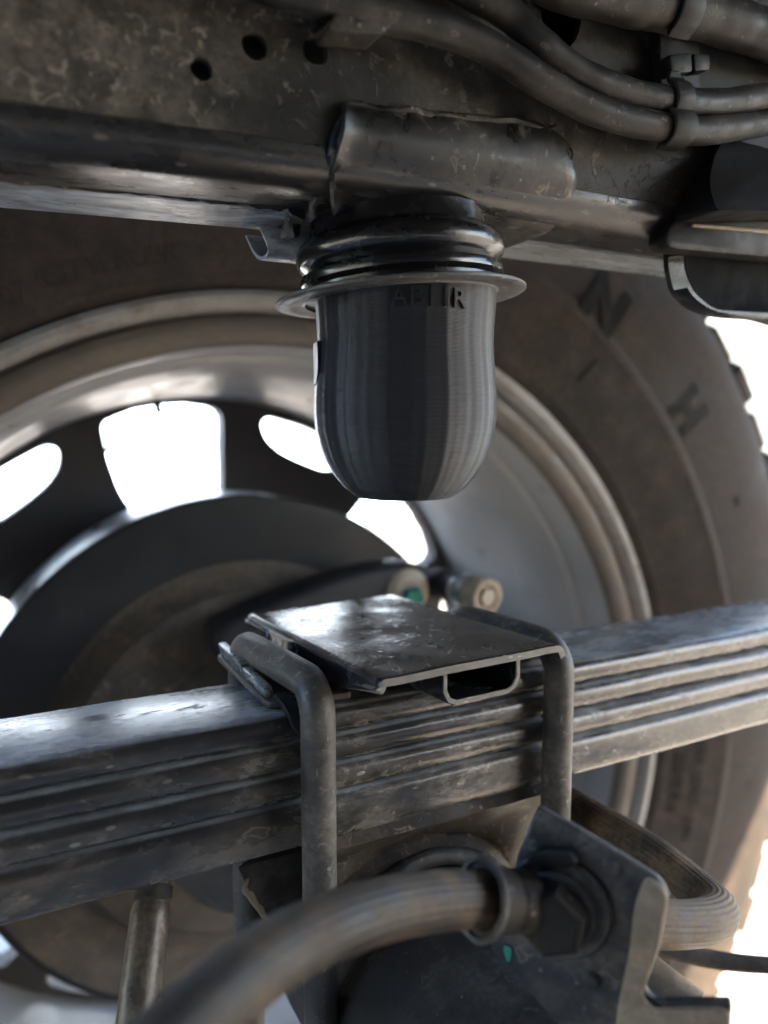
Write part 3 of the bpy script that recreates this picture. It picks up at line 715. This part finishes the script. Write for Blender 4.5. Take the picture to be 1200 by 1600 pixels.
# folded flange down the right side, its warm light put into the tan colour
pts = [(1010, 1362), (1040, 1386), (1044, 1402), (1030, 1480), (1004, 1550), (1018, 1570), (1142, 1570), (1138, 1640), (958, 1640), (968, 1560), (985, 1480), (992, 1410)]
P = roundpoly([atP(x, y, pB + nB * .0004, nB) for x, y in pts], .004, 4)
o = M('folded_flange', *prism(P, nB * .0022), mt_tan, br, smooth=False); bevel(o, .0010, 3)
# diagonal stay behind the foot
M('stay', *tube([atD(985, 1500, .30), atD(1085, 1580, .285)], .0075, 20), mt_tan, br)
# paint dab and boss
cg = atP(793, 1489, pB + nB * .0006, nB)
P = [cg + (RV * math.cos(a) * .0014 + UV * math.sin(a) * .0028) * (1 + .15 * math.sin(3 * a)) for a in [2 * PI * k / 20 for k in range(20)]]
M('paint_dab', *prism([p - nB * nB.dot(p - cg) for p in P], -nB * .0002), mt_green, br, smooth=False)
cb = atP(872, 1412, pB, nB)
M('hose_clip', *lathe([(.0150, -.001), (.0170, .0005), (.0172, .0018), (.0164, .0026), (.0150, .0024), (.0142, .0018), (.0130, .0020), (.0126, .0040), (.0118, .0046), (.0001, .0048)], cb, nB, 36), mt_bracket, br)
M('hex_nut', *lathe([(.0001, .0135), (.0088, .0135), (.0104, .0128), (.0112, .0115), (.0112, .0044)], cb, nB, 6), mt_seat, br, smooth=False)
for (bx_, by_) in ((955, 1352), (925, 1530)):
    M('rivet', *lathe([(.0001, .0020), (.0018, .0018), (.0027, .0010), (.0030, 0)], atP(bx_, by_, pB, nB), nB, 16), mt_bracket, br)
P = [atP(x, y, pB + nB * .006, nB) for x, y in ((818, 1352), (842, 1328), (885, 1330), (905, 1352), (880, 1362), (850, 1348), (835, 1362))]
o = M('clip_tab', *prism(roundpoly(P, .002), -nB * .004), mt_clip, br, smooth=False); bevel(o, .0008, 2)
P = [atP(x, y, pB + nB * .0002, nB) for x, y in ((895, 1462), (906, 1492), (888, 1497), (882, 1480))]
M('notch_mark', *prism(P, nB * .0006), mt_box, br, smooth=False)

hose = thing('brake_hose', atD(740, 1420, .236), 'thick ribbed brake hose with warm bounce light painted into its dusty brown, curving through the foreground to the bracket', 'hose')
ribf = lambda a: 1 + .05 * abs(math.cos(a * 12)) - .025
path = crom([atD(120, 1790, .135), atD(230, 1668, .150), atD(340, 1560, .168), atD(450, 1480, .188), atD(560, 1432, .207), atD(660, 1410, .224), atD(752, 1404, .237), atD(800, 1405, .243)], 12)
M('hose_near', *tube(path, .0082, 120, rib=ribf), mt_hose, hose, angle=70)
fd = (path[-1] - path[-5]).normalized(); fc = atD(752, 1405, .236)
M('ferrule', *lathe([(.0088, .0005), (.0112, .0006), (.0116, .0010), (.0114, .0014), (.0110, .0018), (.0100, .003), (.0098, .009), (.0090, .0105), (.0094, .0115), (.0094, .018), (.0085, .020), (.0080, .03)], fc, fd, 40), mt_seat, hose)
M('ferrule_rim', *lathe([(.0108, -.0012), (.0118, -.0016), (.0124, -.0004), (.0120, .0010), (.0108, .0010)], fc, fd, 40), mt_ubolt, hose)
path = crom([atD(900, 1440, .262), atD(960, 1440, .272), atD(1045, 1444, .285), atD(1100, 1440, .298), atD(1122, 1424, .316), atD(1098, 1398, .336), atD(1030, 1343, .352), atD(960, 1298, .372), atD(880, 1252, .400), atD(800, 1215, .43)], 12)
M('hose_loop', *tube(path, .0083, 120, rib=ribf), mt_hose, hose, angle=70)
cab = thing('thin_cable', atD(1200, 1508, .42), 'thin black cable passing behind the hose loop at the right edge', 'cable')
path = crom([atD(980, 1462, .36), atD(1050, 1484, .385), atD(1120, 1500, .41), atD(1200, 1508, .43), atD(1320, 1512, .46)], 8)
M('cable_sheath', *tube(path, .0046, 20), mt_matte, cab)

# ================================================================== CONDUITS AND CLIPS ON THE RAIL
def conduit(pts, r, label, Y=.2475, name='wiring_conduit'):
    P = [atY(x, y, Y + dy) for (x, y, dy) in pts]
    t_ = thing(name, P[len(P) // 2], label, 'conduit', 'conduits clipped to the frame rail')
    pp = crom(P, 14)
    M('sleeve', *tube(pp, lambda t: r * (1 + .02 * math.sin(t * 40) + .012 * math.sin(t * 93)), 22), mt_conduit, t_, angle=60)
    return t_
conduit([(330, -55, .0), (430, -20, 0), (520, 4, 0), (600, 24, 0), (690, 44, 0), (770, 78, 0), (850, 130, 0), (930, 172, 0), (1020, 196, 0), (1100, 204, .002), (1200, 190, .006), (1330, 165, .01)], .0059, 'dusty black conduit, lower of two bending across the frame rail')
conduit([(640, -60, .004), (720, -20, .003), (790, 18, .002), (840, 66, 0), (900, 112, 0), (970, 142, 0), (1050, 158, 0), (1130, 160, .002), (1210, 148, .004), (1330, 130, .008)], .0057, 'dusty black conduit, upper of two bending across the frame rail')
conduit([(780, -75, 0), (880, -28, 0), (980, -2, 0), (1060, 14, 0), (1140, 36, 0), (1220, 62, 0), (1330, 100, .004)], .0098, 'thick dark pipe at the top right corner', .249, 'thick_pipe')
# harness clip: base strip and four hooked tongues
cl = thing('harness_clip', atY(1040, 150, .255), 'dark plastic harness clip with hooked tongues holding the conduits', 'clip')
def plate_px(name, pts, Y, ext, parent, mat, r=.0008, bw=.0007):
    o = M(name, *prism(roundpoly([atY(x, y, Y) for x, y in pts], r, 2), ext), mat, parent, smooth=False); return bevel(o, bw, 2)
def strap(px, py, px2, py2, Y, ri, wdt, a0, a1, name='strap'):
    """C-shaped plastic strap round a conduit: axis along the conduit, open at the back"""
    c = atY(px, py, Y); ax = (atY(px2, py2, Y) - c).normalized(); e1 = Vector((0, -1, 0)); e1 = (e1 - ax * e1.dot(ax)).normalized(); e2 = ax.cross(e1)
    V, F = [], []; n = 18
    for k in range(n + 1):
        a = rad(a0 + (a1 - a0) * k / n); d = e1 * math.cos(a) + e2 * math.sin(a)
        lip = .0012 if k in (0, n) else 0
        for (rr, h) in ((ri + .0002, -wdt / 2), (ri + .0020 + lip, -wdt / 2), (ri + .0020 + lip, wdt / 2), (ri + .0002, wdt / 2)): V.append(c + d * rr + ax * h)
    for k in range(n):
        for q in range(4): F.append((k * 4 + q, k * 4 + (q + 1) % 4, k * 4 + 4 + (q + 1) % 4, k * 4 + 4 + q))
    F += [(0, 1, 2, 3), tuple(n * 4 + q for q in (3, 2, 1, 0))]
    o = M(name, V, F, mt_clip, cl, smooth=False); bevel(o, .0006, 2)
    # tongue standing off the strap's edge
    d = (e1 * math.cos(rad(a0)) + e2 * math.sin(rad(a0))); t0 = c + d * (ri + .0016)
    o = M('tongue', *prism([t0 - ax * wdt * .42, t0 + ax * wdt * .42, t0 + ax * wdt * .30 + d * .0042 - e1 * .001, t0 - ax * wdt * .30 + d * .0042 - e1 * .001], e1 * -.0018), mt_clip, cl, smooth=False); bevel(o, .0004, 1)
strap(1052, 200, 1085, 203, .2475, .0060, .0125, -70, 120)
strap(1052, 158, 1085, 160, .2475, .0058, .0095, -75, 95)
strap(1052, 13, 1085, 20, .2490, .0100, .0120, -95, 80)
o = M('base_disc', *lathe([(.0001, -.004), (.0085, -.004), (.0095, -.003), (.0095, .003)], atY(1062, 100, .2590), AX, 28), mt_clip, cl)
plate_px('base_strip', [(1016, 30), (1078, 34), (1082, 226), (1022, 222)], .2590, (0, -.005, 0), cl, mt_clip)
plate_px('latch_block', [(1026, 96), (1060, 92), (1062, 122), (1030, 126)], .2545, (0, -.007, 0), cl, mt_clip, .001, .0012)
plate_px('latch_block', [(1066, 92), (1092, 94), (1092, 118), (1068, 120)], .2545, (0, -.006, 0), cl, mt_clip, .001, .0012)
c2 = thing('conduit_clip', atY(545, 45, .255), 'dusty plastic clip on the conduit beside the punched holes', 'clip')
plate_px('saddle', [(512, 44), (520, 26), (528, 18), (556, 24), (560, 34), (568, 20), (576, 4), (616, 2), (622, 30), (596, 54), (520, 48)], .2440, (0, .012, 0), c2, mt_conduit, .0015, .001)
plate_px('foot', [(492, 22), (502, 22), (504, 44), (494, 42)], .2560, (0, .005, 0), c2, mt_clip)

# ================================================================== BLACK PLASTIC COVER AT THE RIGHT
cv = thing('plastic_cover', atY(1130, 500, .27), 'glossy black plastic cover with recessed panel at the right edge below the conduits', 'cover')
YC = .276
out = [(1036, 345), (1036, 420), (1046, 462), (1078, 488), (1120, 497), (1170, 500), (1210, 512), (1260, 548), (1340, 600), (1360, 380), (1220, 352), (1100, 340)]
P = roundpoly([atY(x, y, YC) for x, y in out], [.003, .010, .010, .010, .006, .006, .01, .01, 0, 0, 0, .002], 5)
shell = M('shell', *prism(P, (0, -.011, 0)), mt_box, cv, smooth=False)
inn = [(1070, 392), (1072, 425), (1086, 456), (1112, 478), (1127, 484), (1200, 488), (1340, 500), (1340, 408), (1200, 398)]
Pi = roundpoly([atY(x, y, YC - .014) for x, y in inn], .004, 4)
k = M('c', *prism(Pi, (0, .011, 0)), mt_box, smooth=False); cut(shell, [k]); bevel(shell, .0026, 3, 40)
Pi = roundpoly([atY(x, y, YC - .0035) for x, y in inn], .004, 4)
M('recess_panel', *prism(Pi, (0, .0015, 0)), mt_matte, cv, smooth=False)
plate_px('ledge', [(1040, 384), (1046, 352), (1058, 340), (1120, 322), (1240, 284), (1345, 255), (1345, 412), (1200, 402), (1060, 390)], YC - .018, (0, .012, 0), cv, mt_boxdusty, .003, .0025)
plate_px('rib', [(1084, 349), (1345, 372), (1345, 378), (1084, 354)], YC - .0195, (0, .003, 0), cv, mt_tan, .0003, .0004)
plate_px('latch', [(1182, 305), (1189, 303), (1191, 330), (1210, 326), (1210, 345), (1187, 340)], YC - .021, (0, .004, 0), cv, mt_clip, .0004, .0005)
# bulging block above the ledge
P = roundpoly([atY(x, y, .2555) for x, y in ((1054, 348), (1060, 312), (1074, 284), (1108, 236), (1150, 208), (1210, 188), (1350, 150), (1350, 330), (1200, 345))], [.004, .006, .008, .012, .012, .01, 0, 0, 0], 5)
V, F = prism(P, (0, -.022, 0)); zmin = min(v.z for v in V); n = len(P)
V = [v if i < n else v + Vector((0, .55 * (v.z - zmin), 0)) for i, v in enumerate(V)]
o = M('upper_block', V, F, mt_gloss, cv, smooth=False); bevel(o, .0070, 6, 50)

# ================================================================== TYRE LETTERING
sidewall_text('N', .046, .428, 55.0, bold=.003, sx=1.1, depth=.0003)
sidewall_text('H', .042, .434, 38.8, bold=.003, depth=.0003)
sidewall_text('E', .046, .430, 69.0, bold=.003, depth=.0003)
sidewall_text('CITY. RUBR', .0150, .366, 106.4, depth=.0002, mat=mt_faint)
sidewall_text('807', .014, .364, 115.5, depth=.0002, mat=mt_faint)
sidewall_text('MAX. LOAD / 2094', .0115, .380, -9.5, depth=.0002, flip=False)
sidewall_text('225/70 R16', .0115, .364, -9.0, depth=.0002, flip=False)
for a, r0, r1, ww in ((52, .372, .392, .0016), (26, .442, .447, .004)):
    P = []
    for rr, sg in ((r0, -1), (r0, 1), (r1, 1), (r1, -1)):
        py_ = next((y0 + (y1 - y0) * (rr - q0) / max(1e-6, q1 - q0) for (q0, y0), (q1, y1) in zip(tp, tp[1:]) if q0 <= rr <= q1), .447)
        P.append(Vector((WC.x + math.cos(rad(a)) * rr - math.sin(rad(a)) * ww * sg, py_ - .0006, WC.z + math.sin(rad(a)) * rr + math.cos(rad(a)) * ww * sg)))
    M('mould_mark', *prism(P, (0, .0015, 0)), mt_letter, tyre, smooth=False)
